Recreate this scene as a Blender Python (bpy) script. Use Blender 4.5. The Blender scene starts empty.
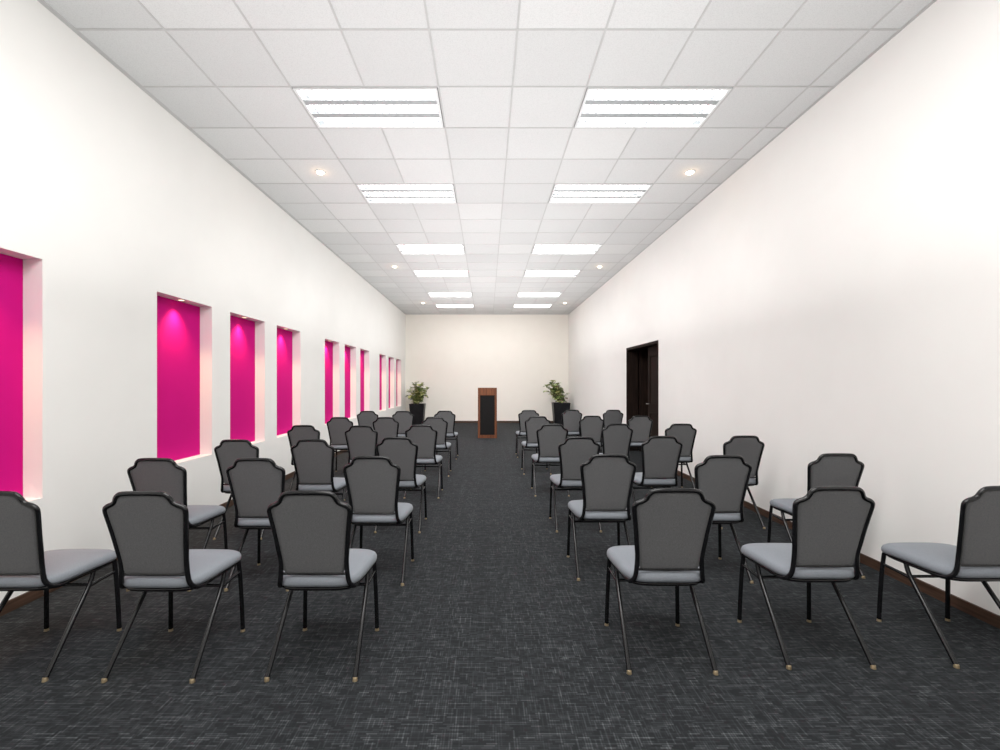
import bpy, math, random
from mathutils import Vector, Matrix
random.seed(4)
PI = math.pi
S = bpy.context.scene
COL = S.collection
S.view_settings.view_transform = 'Standard'
S.view_settings.exposure = 0.0
LP = 1.12          # overall lamp power

# ------------------------------------------------------------------ room numbers (metres)
HW, CH, Y1, Y0, CAMZ = 2.87, 3.815, 16.2, -2.6, 1.365
TILE, GX, GY = 0.61, -0.40, 3.79

# ------------------------------------------------------------------ materials
def mat(name, col, rough=0.6, metal=0.0, spec=0.5):
    m = bpy.data.materials.new(name); m.use_nodes = True
    b = m.node_tree.nodes['Principled BSDF']
    b.inputs['Base Color'].default_value = (*col, 1)
    b.inputs['Roughness'].default_value = rough
    b.inputs['Metallic'].default_value = metal
    b.inputs['Specular IOR Level'].default_value = spec
    return m, m.node_tree, b

def noise_bump(nt, b, scale, strength, dist=0.002, stretch=None):
    tc = nt.nodes.new('ShaderNodeTexCoord')
    mp = nt.nodes.new('ShaderNodeMapping')
    if stretch: mp.inputs['Scale'].default_value = stretch
    nt.links.new(tc.outputs['Object'], mp.inputs['Vector'])
    n = nt.nodes.new('ShaderNodeTexNoise'); n.inputs['Scale'].default_value = scale; n.inputs['Detail'].default_value = 3
    nt.links.new(mp.outputs['Vector'], n.inputs['Vector'])
    bp = nt.nodes.new('ShaderNodeBump'); bp.inputs['Strength'].default_value = strength; bp.inputs['Distance'].default_value = dist
    nt.links.new(n.outputs['Fac'], bp.inputs['Height'])
    nt.links.new(bp.outputs['Normal'], b.inputs['Normal'])
    return n

def ramp(nt, src, stops):
    r = nt.nodes.new('ShaderNodeValToRGB')
    e = r.color_ramp.elements
    e[0].position, e[0].color = stops[0][0], (*stops[0][1], 1)
    e[1].position, e[1].color = stops[-1][0], (*stops[-1][1], 1)
    for p, c in stops[1:-1]:
        x = e.new(p); x.color = (*c, 1)
    nt.links.new(src, r.inputs['Fac'])
    return r

def tex_mat(name, c1, c2, scale, rough, bump=0.1, stretch=None, metal=0, spec=0.5, lo=0.35, hi=0.65, sheen=0):
    m, nt, b = mat(name, c1, rough, metal, spec)
    n = noise_bump(nt, b, scale, bump, 0.002, stretch)
    r = ramp(nt, n.outputs['Fac'], [(lo, c1), (hi, c2)])
    nt.links.new(r.outputs['Color'], b.inputs['Base Color'])
    if sheen: b.inputs['Sheen Weight'].default_value = sheen; b.inputs['Sheen Roughness'].default_value = .4
    return m

M = {}
M['wall'] = tex_mat('wall_paint', (0.85, 0.84, 0.818), (0.862, 0.852, 0.83), 3.0, 0.8, 0.03, spec=.15)
M['wall_back'] = tex_mat('wall_paint_cream', (0.86, 0.82, 0.76), (0.872, 0.832, 0.772), 3.0, 0.8, 0.03, spec=.15)
M['magenta'] = tex_mat('magenta_paint', (0.55, 0.004, 0.195), (0.57, 0.004, 0.203), 4.0, 0.8, 0.03, spec=.12)
M['black_frame'] = tex_mat('black_powder_coat', (0.005, 0.005, 0.006), (0.008, 0.008, 0.009), 60, 0.20, 0.02, spec=.4)
M['seat'] = tex_mat('seat_fabric_grey', (0.17, 0.185, 0.207), (0.205, 0.222, 0.247), 300, 0.7, 0.15, spec=0.3, sheen=.15)
M['back'] = tex_mat('back_fabric_shaded', (0.098, 0.098, 0.101), (0.138, 0.138, 0.142), 280, 0.7, 0.2, spec=0.3, sheen=.15)  # darker than the seat: part of the back's shade is in this colour
M['brass'] = tex_mat('brass_glide', (0.26, 0.20, 0.12), (0.34, 0.27, 0.17), 40, 0.5, 0.02, metal=0.6)
M['wood'] = tex_mat('lectern_wood', (0.085, 0.030, 0.015), (0.16, 0.058, 0.026), 6, 0.5, 0.04, (8, 8, 0.6), spec=.2)
M['darkwood'] = tex_mat('espresso_wood', (0.008, 0.0045, 0.0035), (0.020, 0.011, 0.008), 6, 0.7, 0.04, (8, 8, 0.6), spec=.10)
M['base'] = tex_mat('baseboard_wood', (0.045, 0.025, 0.016), (0.085, 0.047, 0.031), 5, 0.5, 0.04, (3, 0.7, 12), spec=.3)
M['black_cloth'] = tex_mat('black_speaker_cloth', (0.007, 0.007, 0.007), (0.015, 0.014, 0.014), 200, 0.85, 0.3, spec=.1)
M['pot'] = tex_mat('black_pot', (0.006, 0.006, 0.008), (0.012, 0.012, 0.014), 12, 0.4, 0.02, spec=.2)
M['soil'] = tex_mat('soil', (0.03, 0.018, 0.01), (0.07, 0.04, 0.025), 40, 0.95, 0.6)
M['leaf'] = tex_mat('leaf_green', (0.09, 0.18, 0.04), (0.55, 0.56, 0.25), 9, 0.5, 0.05, lo=0.38, hi=0.62)
M['stem'] = tex_mat('stem_brown', (0.12, 0.10, 0.04), (0.2, 0.16, 0.07), 20, 0.7, 0.1)
M['fixture'] = tex_mat('white_enamel', (0.74, 0.75, 0.76), (0.78, 0.79, 0.80), 10, 0.4, 0.01)
M['reflector'] = tex_mat('grey_reflector', (0.40, 0.42, 0.44), (0.44, 0.46, 0.48), 10, 0.4, 0.01)
M['divider'] = tex_mat('grey_louvre', (0.34, 0.36, 0.37), (0.40, 0.42, 0.44), 30, 0.35, 0.01)
M['tbar'] = tex_mat('ceiling_tbar', (0.50, 0.50, 0.50), (0.54, 0.54, 0.54), 10, 0.5, 0.01)
M['metal'] = tex_mat('brushed_metal', (0.3, 0.3, 0.3), (0.4, 0.4, 0.4), 60, 0.35, 0.02, metal=1.0)
M['darkroom'] = tex_mat('lobby_shade', (0.016, 0.012, 0.010), (0.022, 0.016, 0.013), 3, 0.8, 0.02)  # near-black, so the darkness of the unlit lobby is in the colour

def emis(name, col, s):
    m, nt, b = mat(name, col, 0.4)
    b.inputs['Emission Color'].default_value = (*col, 1)
    b.inputs['Emission Strength'].default_value = s
    return m
M['tube'] = emis('fluorescent_tube', (1.0, 0.985, 0.96), 9)
M['bulb'] = emis('warm_bulb', (1.0, 0.84, 0.60), 9)
M['bulb2'] = emis('niche_bulb', (1.0, 0.75, 0.45), 4)

# ceiling tiles: per tile tint + speckle
m, nt, b = mat('ceiling_tile', (0.7, 0.7, 0.7), 0.85, 0, 0.2)
tc = nt.nodes.new('ShaderNodeTexCoord')
mp = nt.nodes.new('ShaderNodeVectorMath'); mp.operation = 'SUBTRACT'; mp.inputs[1].default_value = (GX, GY, 0)
dv = nt.nodes.new('ShaderNodeVectorMath'); dv.operation = 'DIVIDE'; dv.inputs[1].default_value = (TILE, TILE, 50)
fl = nt.nodes.new('ShaderNodeVectorMath'); fl.operation = 'FLOOR'
wn = nt.nodes.new('ShaderNodeTexWhiteNoise'); wn.noise_dimensions = '3D'
nt.links.new(tc.outputs['Object'], mp.inputs[0]); nt.links.new(mp.outputs[0], dv.inputs[0]); nt.links.new(dv.outputs[0], fl.inputs[0]); nt.links.new(fl.outputs[0], wn.inputs['Vector'])
r = ramp(nt, wn.outputs['Value'], [(0.0, (0.655, 0.662, 0.665)), (0.8, (0.705, 0.712, 0.715)), (1.0, (0.73, 0.735, 0.735))])
n = nt.nodes.new('ShaderNodeTexNoise'); n.inputs['Scale'].default_value = 160; n.inputs['Detail'].default_value = 4
nt.links.new(tc.outputs['Object'], n.inputs['Vector'])
r2 = ramp(nt, n.outputs['Fac'], [(0.35, (0.91, 0.91, 0.91)), (0.55, (1, 1, 1))])
mx = nt.nodes.new('ShaderNodeMix'); mx.data_type = 'RGBA'; mx.blend_type = 'MULTIPLY'; mx.inputs[0].default_value = 1
nt.links.new(r.outputs['Color'], mx.inputs[6]); nt.links.new(r2.outputs['Color'], mx.inputs[7])
nt.links.new(mx.outputs[2], b.inputs['Base Color'])
M['tile'] = m

# carpet: charcoal, short woven threads in two directions
m, nt, b = mat('carpet', (0.02, 0.02, 0.02), 0.85, 0, 0.2)
def mth(op, x, y=None):
    k = nt.nodes.new('ShaderNodeMath'); k.operation = op
    for i, v in enumerate((x, y)):
        if v is None: continue
        if isinstance(v, (int, float)): k.inputs[i].default_value = v
        else: nt.links.new(v, k.inputs[i])
    return k.outputs[0]
tc = nt.nodes.new('ShaderNodeTexCoord')
sx = nt.nodes.new('ShaderNodeSeparateXYZ'); nt.links.new(tc.outputs['Object'], sx.inputs[0])
X_, Y_ = sx.outputs[0], sx.outputs[1]
def wnoise(a, c, seed):
    cb = nt.nodes.new('ShaderNodeCombineXYZ')
    for i, v in enumerate((a, c, seed)):
        if isinstance(v, (int, float)): cb.inputs[i].default_value = v
        else: nt.links.new(v, cb.inputs[i])
    k = nt.nodes.new('ShaderNodeTexWhiteNoise'); k.noise_dimensions = '3D'; nt.links.new(cb.outputs[0], k.inputs['Vector'])
    return k.outputs['Value']
def threads(along, across, length, pitch, seed, thr):
    row = mth('FLOOR', mth('DIVIDE', across, pitch))
    off = wnoise(row, 0.0, seed)
    rowv = wnoise(row, 3.0, seed+9.0)
    cell = mth('FLOOR', mth('ADD', mth('DIVIDE', along, length), mth('MULTIPLY', off, 7.3)))
    v = wnoise(row, cell, seed+1.0)
    fr = mth('FRACT', mth('DIVIDE', across, pitch))
    prof_ = mth('SUBTRACT', 1.0, mth('MULTIPLY', mth('ABSOLUTE', mth('SUBTRACT', fr, .5)), 1.9))
    mr = nt.nodes.new('ShaderNodeMapRange'); mr.inputs['From Min'].default_value = thr; mr.inputs['From Max'].default_value = 1.0
    nt.links.new(v, mr.inputs['Value'])
    return mth('MULTIPLY', mth('MULTIPLY', mr.outputs['Result'], prof_), mth('ADD', mth('MULTIPLY', rowv, .8), .5))
t1 = threads(X_, Y_, .042, .0100, 1.0, .20)
t2 = threads(Y_, X_, .042, .0100, 5.0, .35)
nf = nt.nodes.new('ShaderNodeTexNoise'); nf.inputs['Scale'].default_value = 320
nt.links.new(tc.outputs['Object'], nf.inputs['Vector'])
tot = mth('ADD', mth('MULTIPLY', t1, .56), mth('MULTIPLY', t2, .44))
tot = mth('ADD', tot, mth('MULTIPLY', nf.outputs['Fac'], .08))
r = ramp(nt, tot, [(0.0, (0.0080, 0.0092, 0.0105)), (0.4, (0.027, 0.030, 0.033)), (1.0, (0.105, 0.112, 0.118))])
nt.links.new(r.outputs['Color'], b.inputs['Base Color'])
bp = nt.nodes.new('ShaderNodeBump'); bp.inputs['Strength'].default_value = 0.25; bp.inputs['Distance'].default_value = 0.003
nt.links.new(tot, bp.inputs['Height']); nt.links.new(bp.outputs['Normal'], b.inputs['Normal'])
M['carpet'] = m

# ------------------------------------------------------------------ mesh builder
def smooth_path(pts, k=5):
    P = [Vector(p) for p in pts]; out = []
    for i in range(len(P) - 1):
        p0 = P[max(i-1, 0)]; p1 = P[i]; p2 = P[i+1]; p3 = P[min(i+2, len(P)-1)]
        for j in range(k):
            t = j / k
            out.append(0.5*((2*p1)+(p2-p0)*t+(2*p0-5*p1+4*p2-p3)*t*t+(3*p1-3*p2+p3-p0)*t**3))
    out.append(P[-1]); return out

class MB:
    def __init__(s): s.v = []; s.f = []; s.mi = []; s.sm = []
    def add(s, vs, fs, mi=0, smooth=False):
        o = len(s.v); s.v += [tuple(v) for v in vs]
        for f in fs: s.f.append(tuple(i+o for i in f)); s.mi.append(mi); s.sm.append(smooth)
        return s
    def box(s, x0, x1, y0, y1, z0, z1, mi=0, bev=0.0):
        if bev <= 0:
            vs = [(x, y, z) for z in (z0, z1) for y in (y0, y1) for x in (x0, x1)]
            fs = [(0,2,3,1),(4,5,7,6),(0,1,5,4),(2,6,7,3),(0,4,6,2),(1,3,7,5)]
            return s.add(vs, fs, mi)
        def ring(i, z):
            a0, a1, b0, b1 = x0+i, x1-i, y0+i, y1-i
            c = bev
            return [(a0+c,b0,z),(a1-c,b0,z),(a1,b0+c,z),(a1,b1-c,z),(a1-c,b1,z),(a0+c,b1,z),(a0,b1-c,z),(a0,b0+c,z)]
        R = [ring(bev, z0), ring(0, z0+bev), ring(0, z1-bev), ring(bev, z1)]
        vs = sum(R, []); fs = [tuple(range(7, -1, -1)), tuple(24+i for i in range(8))]
        for k in range(3):
            for i in range(8):
                j = (i+1) % 8; fs.append((k*8+i, k*8+j, k*8+8+j, k*8+8+i))
        return s.add(vs, fs, mi)
    def tube(s, path, r, n=8, mi=0, closed=False):
        P = [Vector(p) for p in path]; L = len(P); vs = []
        up = None
        for i, p in enumerate(P):
            if closed: d = P[(i+1) % L]-P[i-1]
            else: d = P[min(i+1, L-1)]-P[max(i-1, 0)]
            d.normalize()
            if up is None: up = d.orthogonal().normalized()
            up = (up-d*up.dot(d)).normalized()
            w = d.cross(up)
            rr = r[i] if isinstance(r, (list, tuple)) else r
            for k in range(n):
                a = 2*PI*k/n; vs.append(p+up*math.cos(a)*rr+w*math.sin(a)*rr)
        fs = []
        for i in range(L if closed else L-1):
            j = (i+1) % L
            for k in range(n):
                k2 = (k+1) % n; fs.append((i*n+k, i*n+k2, j*n+k2, j*n+k))
        s.add(vs, fs, mi, True)
        if not closed:
            s.add(vs[:n], [tuple(range(n-1, -1, -1))], mi); s.add(vs[-n:], [tuple(range(n))], mi)
        return s
    def rings(s, R, mi=0, smooth=True, cap=True):
        n = len(R[0]); vs = sum([list(r) for r in R], []); fs = []
        for k in range(len(R)-1):
            for i in range(n):
                j = (i+1) % n; fs.append((k*n+i, k*n+j, k*n+n+j, k*n+n+i))
        if cap: fs += [tuple(range(n-1, -1, -1)), tuple((len(R)-1)*n+i for i in range(n))]
        return s.add(vs, fs, mi, smooth)
    def lathe(s, prof, n=24, c=(0, 0), mi=0, cap=True):
        return s.rings([[(c[0]+r*math.cos(2*PI*i/n), c[1]+r*math.sin(2*PI*i/n), z) for i in range(n)] for r, z in prof], mi, True, cap)
    def build(s, name, mats, parent=None):
        me = bpy.data.meshes.new(name); me.from_pydata(s.v, [], s.f)
        if not isinstance(mats, (list, tuple)): mats = [mats]
        for q in mats: me.materials.append(q)
        for p, a, c in zip(me.polygons, s.mi, s.sm): p.material_index = a; p.use_smooth = c
        import bmesh
        bm = bmesh.new(); bm.from_mesh(me); bmesh.ops.recalc_face_normals(bm, faces=bm.faces); bm.to_mesh(me); bm.free()
        me.update()
        o = bpy.data.objects.new(name, me); COL.objects.link(o)
        if parent: o.parent = parent
        return o

def thing(name, label, cat, loc=(0, 0, 0), rz=0, group=None):
    o = bpy.data.objects.new(name, None); COL.objects.link(o)
    o.empty_display_size = 0.1
    o.location = loc; o.rotation_euler = (0, 0, rz); o['label'] = label; o['category'] = cat
    if group: o['group'] = group
    return o
def copy_tree(o, parent=None):
    c = o.copy(); COL.objects.link(c); c.parent = parent
    for ch in list(o.children): copy_tree(ch, c)
    return c
def struct(o, label=None):
    o['kind'] = 'structure'
    if label: o['label'] = label
    return o

# ------------------------------------------------------------------ room shell
DY0, DY1, DZ = 7.72, 9.43, 2.08
mb = MB(); mb.box(-HW-0.3, HW+0.3, Y0-0.2, Y1+0.2, -0.1, 0); struct(mb.build('floor', M['carpet']), 'charcoal woven carpet floor')

NZ0, NZ1, ND = 0.63, 2.17, 0.125
NS = [2.17, 4.0, 5.14, 6.28, 8.14, 9.28, 10.42, 12.28, 13.42, 14.56]; NW = 0.80
mb = MB()
T = 0.3
mb.box(-HW-T, -HW, Y0-.1, Y1+.1, 0, NZ0); mb.box(-HW-T, -HW, Y0-.1, Y1+.1, NZ1, CH+.2)
prev = Y0-.1
for y in NS + [Y1+.1+0.0]:
    mb.box(-HW-T, -HW, prev, y, NZ0, NZ1)
    prev = y+NW
for y in NS: mb.box(-HW-T, -HW-ND-0.006, y, y+NW, NZ0, NZ1)
struct(mb.build('wall_left', M['wall']), 'white wall with a row of magenta niches')

T = 0.22
mb = MB()
mb.box(HW, HW+T, Y0-.1, DY0, 0, CH+.2); mb.box(HW, HW+T, DY1, Y1+.1, 0, CH+.2); mb.box(HW, HW+T, DY0, DY1, DZ, CH+.2)
# unlit lobby behind the doorway
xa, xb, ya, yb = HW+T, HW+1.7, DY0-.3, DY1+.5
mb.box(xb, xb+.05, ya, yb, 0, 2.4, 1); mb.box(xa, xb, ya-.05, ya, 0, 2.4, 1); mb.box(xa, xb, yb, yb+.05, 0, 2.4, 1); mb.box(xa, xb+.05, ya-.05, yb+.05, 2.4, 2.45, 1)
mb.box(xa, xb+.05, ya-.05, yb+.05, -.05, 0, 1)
struct(mb.build('wall_right', [M['wall'], M['darkroom']]), 'plain white wall with a dark doorway')
mb = MB(); mb.box(-HW, HW, Y1, Y1+.2, 0, CH+.2); struct(mb.build('wall_back', M['wall_back']), 'cream end wall behind the lectern')
mb = MB(); mb.box(-HW, HW, Y0-.2, Y0, 0, CH+.2); struct(mb.build('wall_front', M['wall']), 'white wall behind the viewer')

# ceiling
LK = [0, 3, 7, 10, 14, 17]
LX = [(-2, 0), (2, 4)]
holes = set()
for k in LK:
    for a, bb in LX:
        for c in range(a, bb): holes.add((c, k))
mb = MB()
i0 = math.floor((-HW-GX)/TILE); i1 = math.floor((HW-GX)/TILE)
j0 = math.floor((Y0-GY)/TILE); j1 = math.floor((Y1-GY)/TILE)
for i in range(i0, i1+1):
    for j in range(j0, j1+1):
        if (i, j) in holes: continue
        xa, xb = max(-HW, GX+i*TILE), min(HW, GX+(i+1)*TILE)
        ya, yb = max(Y0, GY+j*TILE), min(Y1, GY+(j+1)*TILE)
        if xb-xa < .01 or yb-ya < .01: continue
        mb.box(xa, xb, ya, yb, CH+random.choice((0, 0, 0, .001, .0015)), CH+.02, 0)
for i in range(i0+1, i1+1):
    x = GX+i*TILE
    if i in (-1, 3):
        segs = []; p = Y0
        for k in LK: segs.append((p, GY+k*TILE)); p = GY+(k+1)*TILE
        segs.append((p, Y1))
    else: segs = [(Y0, Y1)]
    for a, bb in segs: mb.box(x-.007, x+.007, a, bb, CH-.003, CH+.02, 1)
for j in range(j0+1, j1+1):
    y = GY+j*TILE; mb.box(-HW, HW, y-.007, y+.007, CH-.0028, CH+.02, 1)
mb.box(-HW, -HW+.022, Y0, Y1, CH-.003, CH, 1); mb.box(HW-.022, HW, Y0, Y1, CH-.003, CH, 1); mb.box(-HW, HW, Y1-.022, Y1, CH-.003, CH, 1)
mb.box(-HW, HW, Y0, Y1, CH+.16, CH+.2, 0)
struct(mb.build('ceiling', [M['tile'], M['tbar']]), 'suspended ceiling of square white tiles')

# baseboards
def bb(name, x0, x1, y0, y1):
    m_ = MB(); m_.box(x0, x1, y0, y1, 0, .068); return m_
struct(bb('', -HW, -HW+.014, Y0, Y1).build('baseboard_left', M['base']), 'brown wooden skirting')
q = bb('', HW-.014, HW, Y0, DY0-.04); q.box(HW-.014, HW, DY1+.04, Y1, 0, .068)
struct(q.build('baseboard_right', M['base']), 'brown wooden skirting')
struct(bb('', -HW+.014, HW-.014, Y1-.014, Y1).build('baseboard_back', M['base']), 'brown wooden skirting')

# door: near leaf shut, far leaf swung open into the unlit lobby
d = bpy.data.objects.new('door_1', None); COL.objects.link(d); d.location = (HW, (DY0+DY1)/2, 0)
struct(d, 'dark wooden double door in right wall, one leaf open')
hw = (DY1-DY0)/2
m_ = MB()
for sgn in (-1, 1):
    ya, yb = sorted((sgn*(hw+.02), sgn*(hw-.03)))
    m_.box(-.008, .219, ya, yb, 0, DZ+.02)
m_.box(-.008, .219, -hw+.03, hw-.03, DZ-.03, DZ+.02)
m_.build('door_frame', M['darkwood'], d)
def leaf(x0, y0, rz):
    W_ = hw-.036
    l = MB(); l.box(0, .04, 0, W_, .008, DZ-.034)
    for za, zb in ((.15, .85), (.98, 1.9)):
        for (p, q_, r_, s_) in ((.1, W_-.1, za, za+.03), (.1, W_-.1, zb-.03, zb), (.1, .13, za+.03, zb-.03), (W_-.13, W_-.1, za+.03, zb-.03)):
            l.box(-.012, 0, p, q_, r_, s_)
    lo = l.build('door_leaf', M['darkwood'], d); lo.location = (x0, y0, 0); lo.rotation_euler = (0, 0, rz)
    h = MB(); yy = W_-.06
    h.tube([(0, yy, 1.0), (-.05, yy, 1.0)], .01); h.tube(smooth_path([(-.05, yy, 1.0), (-.052, yy-.05, 1.0), (-.05, yy-.11, 1.0)], 3), .009)
    ho = h.build('door_handle', M['metal'], lo); ho['label'] = 'metal lever handle'
    return lo
leaf(.13, -hw+.032, 0)
l2 = leaf(.225, hw-.034-.04, -PI/2)

# niches
def spot(name, loc, e, col, size, blend, r=.03, parent=None, rot=(0, 0, 0)):
    l = bpy.data.lights.new(name, 'SPOT'); l.energy = e; l.color = col; l.spot_size = size; l.spot_blend = blend; l.shadow_soft_size = r
    o = bpy.data.objects.new(name, l); COL.objects.link(o); o.location = loc; o.rotation_euler = rot
    if parent: o.parent = parent
    return o
nl = ['magenta niche cut off by the left edge of the view, nearest the camera',
      'widest fully visible magenta wall niche, beside the second row of chairs',
      'magenta wall niche, second fully visible one from the camera',
      'magenta wall niche, third fully visible, last of the near group of three',
      'magenta wall niche, first of the middle group of three',
      'magenta wall niche, centre of the middle group of three',
      'magenta wall niche, farthest of the middle group of three',
      'slim magenta wall niche, first of the far group of three',
      'slim magenta wall niche, centre of the far group of three',
      'slimmest magenta wall niche, farthest one nearest the end wall']
n0 = None
for y, lb in zip(NS, nl):
    if n0 is None:
        n0 = thing('wall_niche', lb, 'wall niche', (-HW-ND, y+NW/2, NZ0), 0, 'magenta niches in the left wall')
        q = MB(); q.box(-.005, 0, -NW/2+.001, NW/2-.001, .001, NZ1-NZ0-.001); q.build('back_panel', M['magenta'], n0)
        q = MB(); z = NZ1-NZ0
        q.lathe([(.034, z), (.036, z-.004), (.028, z-.006), (.027, z-.003)], 20, (.072, 0), 0, False)
        ring_ = q.build('spotlight', M['fixture'], n0)
        q = MB(); q.lathe([(.0265, z-.001), (.0265, z-.004)], 16, (.072, 0)); q.build('bulb', M['bulb2'], ring_)
        nn = n0
    else:
        nn = copy_tree(n0); nn.location.y = y+NW/2; nn['label'] = lb
    spot('niche_spot', (-HW-ND+.095, y+NW/2, NZ1-.012), 40, (1, .66, .36), math.radians(96), 1.0, .025, None, (0, .08, 0))

# ------------------------------------------------------------------ fluorescent fixtures
W2, D2 = TILE-.013, TILE/2-.013
f0 = thing('fluorescent_light', '', 'ceiling light', (0, 0, CH), 0, 'fluorescent fixtures in the ceiling')
q = MB()
o_, w_ = -.008, .022
q.box(-W2, W2, -D2, -D2+w_, o_, .004); q.box(-W2, W2, D2-w_, D2, o_, .004)
q.box(-W2, -W2+w_, -D2+w_, D2-w_, o_, .004); q.box(W2-w_, W2, -D2+w_, D2-w_, o_, .004)
q.build('frame', M['fixture'], f0)
q = MB(); t_ = .004; H_ = .11
q.box(-W2, W2, -D2, -D2+t_, .004, H_); q.box(-W2, W2, D2-t_, D2, .004, H_); q.box(-W2, -W2+t_, -D2+t_, D2-t_, .004, H_); q.box(W2-t_, W2, -D2+t_, D2-t_, .004, H_)
q.box(-W2, W2, -D2, D2, H_, H_+t_)
q.build('housing', M['reflector'], f0)
q = MB()
for yy in (-.097, .097):
    q.box(-W2+w_, W2-w_, yy-.034, yy+.034, -.006, -.001)
nb = 18
for i in range(1, nb):
    x = -W2+w_+(2*(W2-w_))*i/nb
    q.box(x-.0015, x+.0015, -D2+w_, D2-w_, -.0055, .004)
q.build('louvre', M['divider'], f0)
for yy in (-.19, 0, .19):
    q = MB(); q.tube([(-W2+.03, yy, .030), (W2-.03, yy, .030)], .022, 12); q.build('tube', M['tube'], f0)
ords = ['nearest the camera', 'second from the camera', 'third from the camera', 'fourth from the camera', 'fifth from the camera', 'farthest, nearest the end wall']
first = True
def area(name, loc, sx_, sy_, e, col, rx=0.0, spread=None):
    l = bpy.data.lights.new(name, 'AREA'); l.shape = 'RECTANGLE'; l.size = sx_; l.size_y = sy_; l.energy = e*LP; l.color = col
    if spread: l.spread = math.radians(spread)
    o = bpy.data.objects.new(name, l); COL.objects.link(o); o.location = loc
    o.rotation_euler = (rx, 0, 0)
    return o
for s_, (a, bb_) in zip(('left', 'right'), LX):
    for k, od in zip(LK, ords):
        o = f0 if first else copy_tree(f0); first = False
        o.location = (GX+(a+bb_)/2*TILE, GY+(k+.5)*TILE, CH)
        o['label'] = 'white fluorescent ceiling light of the %s column, %s' % (s_, od)
# added unseen lamps, standing in for the fixtures' throw down the room
for k, e in zip(LK, (46, 46, 42, 40, 16, 4)):
    area('throw_fill', (0, GY+(k+.5)*TILE+.1, CH-.24), 2.8, .6, e, (1, .99, .97), math.radians(40), 136)

# added lamps behind the camera, in place of fixtures further back
for k in (-4, -7):
    area('rear_fill', (0, GY+(k+.5)*TILE, CH-.05), 3.2, .8, 92, (1, .99, .97))
# added up-facing lamp, unseen from below, to brighten the ceiling
area('ceiling_fill', (0, 6.4, 1.95), 3.9, 16.0, 222, (1, .99, .975), PI)

# round downlights
first = True
d0 = thing('recessed_downlight', '', 'downlight', (0, 0, CH), 0, 'small round downlights in the ceiling')
q = MB(); q.lathe([(.058, 0), (.058, -.004), (.050, -.008), (.042, -.006), (.041, 0)], 28, cap=False); q.build('trim_ring', M['fixture'], d0)
q = MB(); q.lathe([(.040, 0), (.039, -.010), (.032, -.020), (.018, -.027), (.004, -.029)], 24); q.build('bulb', M['bulb'], d0)
for s_, x in (('left', GX-2.5*TILE), ('right', GX+4.5*TILE)):
    for k, od in ((2.5, 'nearest the camera'), (9.5, 'second from the camera'), (16.5, 'farthest from the camera')):
        o = d0 if first else copy_tree(d0); first = False
        o.location = (x, GY+k*TILE, CH)
        o['label'] = 'small round glowing downlight in the %s side of the ceiling, %s' % (s_, od)
        l = bpy.data.lights.new('downlight_glow', 'POINT'); l.energy = .32; l.color = (1, .60, .28); l.shadow_soft_size = .01
        o2 = bpy.data.objects.new('downlight_glow', l); COL.objects.link(o2); o2.location = (x, GY+k*TILE, CH-.05)

# ------------------------------------------------------------------ chairs
def lean(z):
    t = (z-.42)/.45
    return -.155-.075*t-.018*t*t
prof = [(.140, .478), (.149, .492), (.153, .53), (.160, .60), (.168, .67), (.177, .735), (.183, .780), (.181, .799), (.167, .811), (.147, .819), (.131, .831), (.122, .850), (.108, .865), (.086, .871), (.04, .873)]
def wz(z):
    for (x0, z0), (x1, z1) in zip(prof, prof[1:]):
        if z0 <= z <= z1: return x0+(x1-x0)*(z-z0)/(z1-z0)
    return prof[0][0] if z < prof[0][1] else .03
c0 = thing('banquet_chair', '', 'chair', (0, 0, 0), 0, 'grey banquet chairs in rows facing the lectern')
# seat
q = MB(); N = 48; R = []
for sc, z in ((.90, .411), (.985, .415), (1.0, .425), (1.0, .437), (.975, .450), (.92, .458), (.75, .464), (.5, .467), (.2, .468)):
    ring = []
    for i in range(N):
        a = 2*PI*i/N; ca, sa = math.cos(a), math.sin(a); e = 2/4.6
        x = .208*sc*math.copysign(abs(ca)**e, ca); y = .215*sc*math.copysign(abs(sa)**e, sa)
        x *= 1+.07*(y/.215)
        zz = z-.012*max(0, (y/.215))**3 - .004*(x/.2)**2
        ring.append((x, y+.04, zz))
    R.append(ring)
q.rings(R); q.build('seat', M['seat'], c0)
# backrest
q = MB(); zs = [.478, .484, .50, .53, .57, .61, .65, .69, .73, .76, .785, .799, .811, .819, .831, .842, .850, .858, .864, .868]; NX = 14
front, rear = [], []
for iz, z in enumerate(zs):
    w = wz(z)-.005
    ez = min(1, (z-.478)/.04, (.868-z)/.03); ez = max(0, ez)**.5
    for i in range(NX+1):
        u = -1+2*i/NX; x = w*u; ex = max(0, 1-abs(u)**6)
        yb_ = lean(z)+.10*x*x
        front.append((x, yb_+.004+.020*ez*ex, z)); rear.append((x, yb_-.003-.003*ez*ex, z))
n1 = len(front); fs = []; st = NX+1
for iz in range(len(zs)-1):
    for i in range(NX):
        a = iz*st+i; fs.append((a, a+1, a+st+1, a+st)); fs.append((n1+a, n1+a+st, n1+a+st+1, n1+a+1))
    for i in (0, NX):
        a = iz*st+i; fs.append((a, a+st, n1+a+st, n1+a))
for iz in (0, len(zs)-1):
    for i in range(NX):
        a = iz*st+i; fs.append((a, a+1, n1+a+1, n1+a))
q.add(front+rear, fs, 0, True); q.build('backrest', M['back'], c0)
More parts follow.
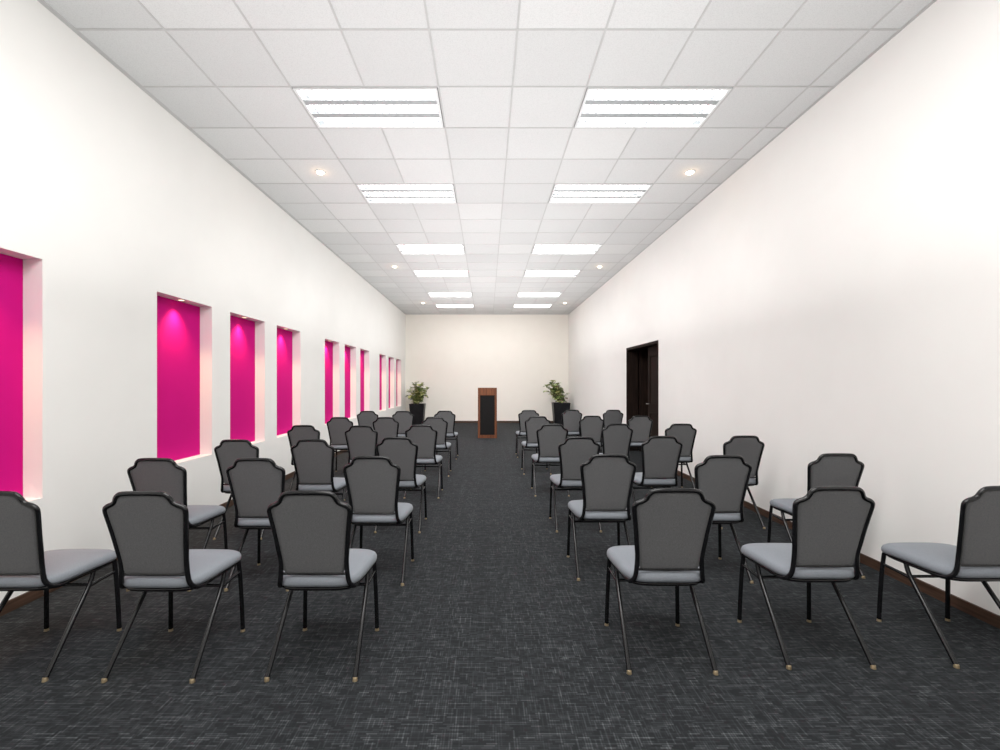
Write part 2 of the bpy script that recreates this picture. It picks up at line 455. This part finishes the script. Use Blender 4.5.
# back frame tube, one continuous bend
half = [(.180, .10, .397), (.180, -.02, .397), (.177, -.11, .399), (.170, -.148, .414), (.159, -.166, .45)]
half += [(x, lean(z)+.10*x*x, z) for x, z in prof[2:]]
Lp = [(-x, y, z) for x, y, z in half]; Rp = half[::-1]
q = MB(); q.tube(smooth_path(Lp+Rp, 3), .0112, 10); q.build('back_frame', M['black_frame'], c0)
q = MB(); q.tube([(-.152, lean(.47), .474), (0, lean(.47)+.001, .472), (.152, lean(.47), .474)], .0065, 8); q.build('back_rail', M['black_frame'], c0)
# seat frame
q = MB(); loop = []
for i in range(32):
    a = 2*PI*i/32; ca, sa = math.cos(a), math.sin(a); e = 2/5
    x = .188*math.copysign(abs(ca)**e, ca); y = .19*math.copysign(abs(sa)**e, sa)
    loop.append((x*(1+.06*y/.19), y+.04, .399))
q.tube(loop, .011, 8, closed=True)
q.build('seat_frame', M['black_frame'], c0)
# legs with glides
for sx_ in (-1, 1):
    for kind in ('front', 'rear'):
        if kind == 'front': P = [(sx_*.188, .205, .398), (sx_*.192, .215, .30), (sx_*.197, .222, .15), (sx_*.20, .226, .014)]
        else: P = [(sx_*.186, .075, .397), (sx_*.190, .045, .335), (sx_*.196, -.06, .20), (sx_*.203, -.205, .014)]
        q = MB(); sp = smooth_path(P, 4); q.tube(sp, .0112, 10); lg = q.build('leg', M['black_frame'], c0)
        x, y = P[-1][0], P[-1][1]
        q = MB(); q.lathe([(.0095, .017), (.0108, .013), (.0108, .006), (.0120, .003), (.0120, 0)], 14, (x, y-(.003 if kind == 'rear' else 0)))
        g = q.build('glide', M['brass'], lg); g['label'] = 'brass coloured foot glide'
for sx_ in (-1, 1):
    q = MB(); q.tube(smooth_path([(sx_*.191, .213, .335), (sx_*.192, .12, .332), (sx_*.191, .03, .325)], 3), .008, 8); q.build('stretcher', M['black_frame'], c0)
q = MB(); q.tube([(-.190, .040, .335), (.190, .040, .335)], .008, 8); q.build('cross_bar', M['black_frame'], c0)

LEFT = [
 [(-.81, 2.08, 0), (-1.55, 2.07, 0), (-2.235, 2.075, 0)],
 [(-.775, 3.08, 0), (-1.52, 3.00, 0), (-2.165, 3.00, 0)],
 [(-.82, 4.18, 0), (-1.53, 4.02, 0), (-2.19, 4.0, 0)],
 [(-.78, 5.45, 0), (-1.47, 5.35, 0), (-2.16, 5.4, 0)],
 [(-.77, 6.75, 0), (-1.48, 6.7, 0), (-2.15, 6.7, 0)],
 [(-.76, 8.3, 0), (-1.50, 8.2, 0), (-2.15, 8.25, 0)]]
RIGHT = [
 [(.875, 2.13, 0), (1.65, 2.17, 0), (2.46, 2.18, 1)],
 [(.84, 3.16, 0), (1.615, 3.12, 0), (2.445, 3.2, 0)],
 [(.845, 4.2, 0), (1.63, 4.27, 0), (2.41, 4.3, 0)],
 [(.79, 5.55, 0), (1.59, 5.6, 0), (2.37, 5.6, 0)],
 [(.76, 6.9, 0), (1.60, 7.0, 0), (2.34, 7.0, 0)],
 [(.77, 8.5, 0), (1.59, 8.6, 0), (2.36, 8.6, 0)]]
rowname = ['nearest row', 'second row', 'third row', 'fourth row', 'fifth row', 'farthest row']
seatn = ['beside the aisle', 'in the middle', 'beside the wall']
first = True
for side, B in (('left', LEFT), ('right', RIGHT)):
    for ri, row in enumerate(B):
        for si, (x, y, a) in enumerate(row):
            o = c0 if first else copy_tree(c0); first = False
            o.location = (x, y+.245, 0)
            o.rotation_euler = (0, 0, math.radians(a+random.uniform(-.7, .7)))
            o['label'] = 'grey padded banquet chair %s of the %s, %s block' % (seatn[si], rowname[ri], side)

# ------------------------------------------------------------------ lectern
t = thing('lectern', 'brown wooden lectern with black front panel at the far end of the aisle', 'lectern', (.01, 11.8, 0))
w, dpt = .24, .2
for sx_ in (-1, 1):
    q = MB(); xa, xb = sorted((sx_*w, sx_*(w-.055)))
    q.add([(x, y, z) for x in (xa, xb) for y, z in ((-dpt, .0), (dpt, .0), (dpt, 1.16), (-dpt, 1.25))],
          [(0,1,2,3),(7,6,5,4),(0,4,5,1),(1,5,6,2),(2,6,7,3),(3,7,4,0)])
    q.build('side_panel', M['wood'], t)
q = MB(); q.box(-w+.055, w-.055, -dpt+.012, -dpt+.03, .08, 1.08); q.build('front_panel', M['black_cloth'], t)['label'] = 'black inset front panel'
q = MB(); q.box(-w+.055, w-.055, -dpt, -dpt+.03, 1.08, 1.245); q.box(-w+.055, w-.055, -dpt, -dpt+.03, 0, .08); q.build('cross_rail', M['wood'], t)
q = MB(); q.add([(x, y, z+k) for k in (0, .02) for x in (-w, w) for y, z in ((-dpt, 1.25), (dpt, 1.16))],
                [(0,1,3,2),(4,6,7,5),(0,2,6,4),(1,5,7,3),(0,4,5,1),(2,3,7,6)])
q.build('reading_top', M['wood'], t)
q = MB(); q.box(-w+.055, w-.055, -dpt+.03, dpt-.02, .62, .64); q.build('shelf', M['wood'], t)

# ------------------------------------------------------------------ plants
def plant(label, loc, topw, botw, ph, nst, spread, height, lean_, seed):
    rnd = random.Random(seed)
    t = thing('potted_plant', label, 'potted plant', loc)
    def sq(h, z, c=.03):
        return [(h-c, -h, z), (h, -h+c, z), (h, h-c, z), (h-c, h, z), (-h+c, h, z), (-h, h-c, z), (-h, -h+c, z), (-h+c, -h, z)]
    q = MB(); q.rings([sq(botw, 0), sq(botw+(topw-botw)*.95, ph-.03), sq(topw+.002, ph-.025), sq(topw+.002, ph), sq(topw-.02, ph), sq(topw-.025, ph-.05)], 0, False)
    q.build('pot', M['pot'], t)
    q = MB(); q.rings([sq(topw-.028, ph-.049), sq(topw-.05, ph-.035), sq(.04, ph-.028, .01)], 0, True); q.build('soil', M['soil'], t)
    qs, ql = MB(), MB()
    for i in range(nst):
        a = 2*PI*i/nst*1.0+rnd.uniform(-.4, .4); rr = spread*rnd.uniform(.15, 1); hh = height*rnd.uniform(.3, 1)*(1-.2*rr/spread)
        tip = Vector((math.cos(a)*rr+lean_, math.sin(a)*rr*.8, ph+hh))
        b0 = Vector((math.cos(a)*.03, math.sin(a)*.03, ph-.04))
        path = smooth_path([b0, b0.lerp(tip, .4)+Vector((0, 0, hh*.12)), tip], 5)
        qs.tube(path, .006, 5)
        for k in range(13):
            p = path[min(len(path)-1, 3+k*(len(path)-3)//13)]
            aa = rnd.uniform(0, 2*PI); el = rnd.uniform(-.3, .9); L = rnd.uniform(.11, .17); Wd = L*.48
            d_ = Vector((math.cos(aa)*math.cos(el), math.sin(aa)*math.cos(el), math.sin(el)))
            sd = d_.cross(Vector((0, 0, 1))).normalized(); nn_ = sd.cross(d_)
            vs = []
            for u, ww in ((0, .08), (.15, .45), (.4, .95), (.65, .92), (.85, .6), (1, .05)):
                c = p+d_*L*(u+.1)-Vector((0, 0, 1))*L*.25*u*u
                vs += [c-sd*Wd*ww+nn_*Wd*ww*.3, c, c+sd*Wd*ww+nn_*Wd*ww*.3]
            fs = []
            for r_ in range(5):
                b_ = r_*3; fs += [(b_, b_+1, b_+4, b_+3), (b_+1, b_+2, b_+5, b_+4)]
            ql.add(vs, fs, 0, True)
    qs.build('stems', M['stem'], t); ql.build('foliage', M['leaf'], t)
plant('leafy plant in narrow black pot in the left far corner', (-2.34, 15.5, 0), .25, .20, .70, 26, .35, .80, 0.02, 3)
plant('leafy plant in black pot in the right far corner', (2.47, 15.4, 0), .28, .22, .74, 24, .34, .90, -.18, 8)

# ------------------------------------------------------------------ camera
cd = bpy.data.cameras.new('camera'); cam = bpy.data.objects.new('camera', cd); COL.objects.link(cam)
cam.location = (0, 0, CAMZ); cam.rotation_euler = (PI/2, 0, 0)
cd.sensor_width = 36; cd.lens = 36*.460; cd.shift_x = .013; cd.shift_y = .009; cd.clip_start = .05
S.camera = cam
w = bpy.data.worlds.new('world'); S.world = w; w.use_nodes = True
w.node_tree.nodes['Background'].inputs['Color'].default_value = (.8, .85, .9, 1); w.node_tree.nodes['Background'].inputs['Strength'].default_value = .3
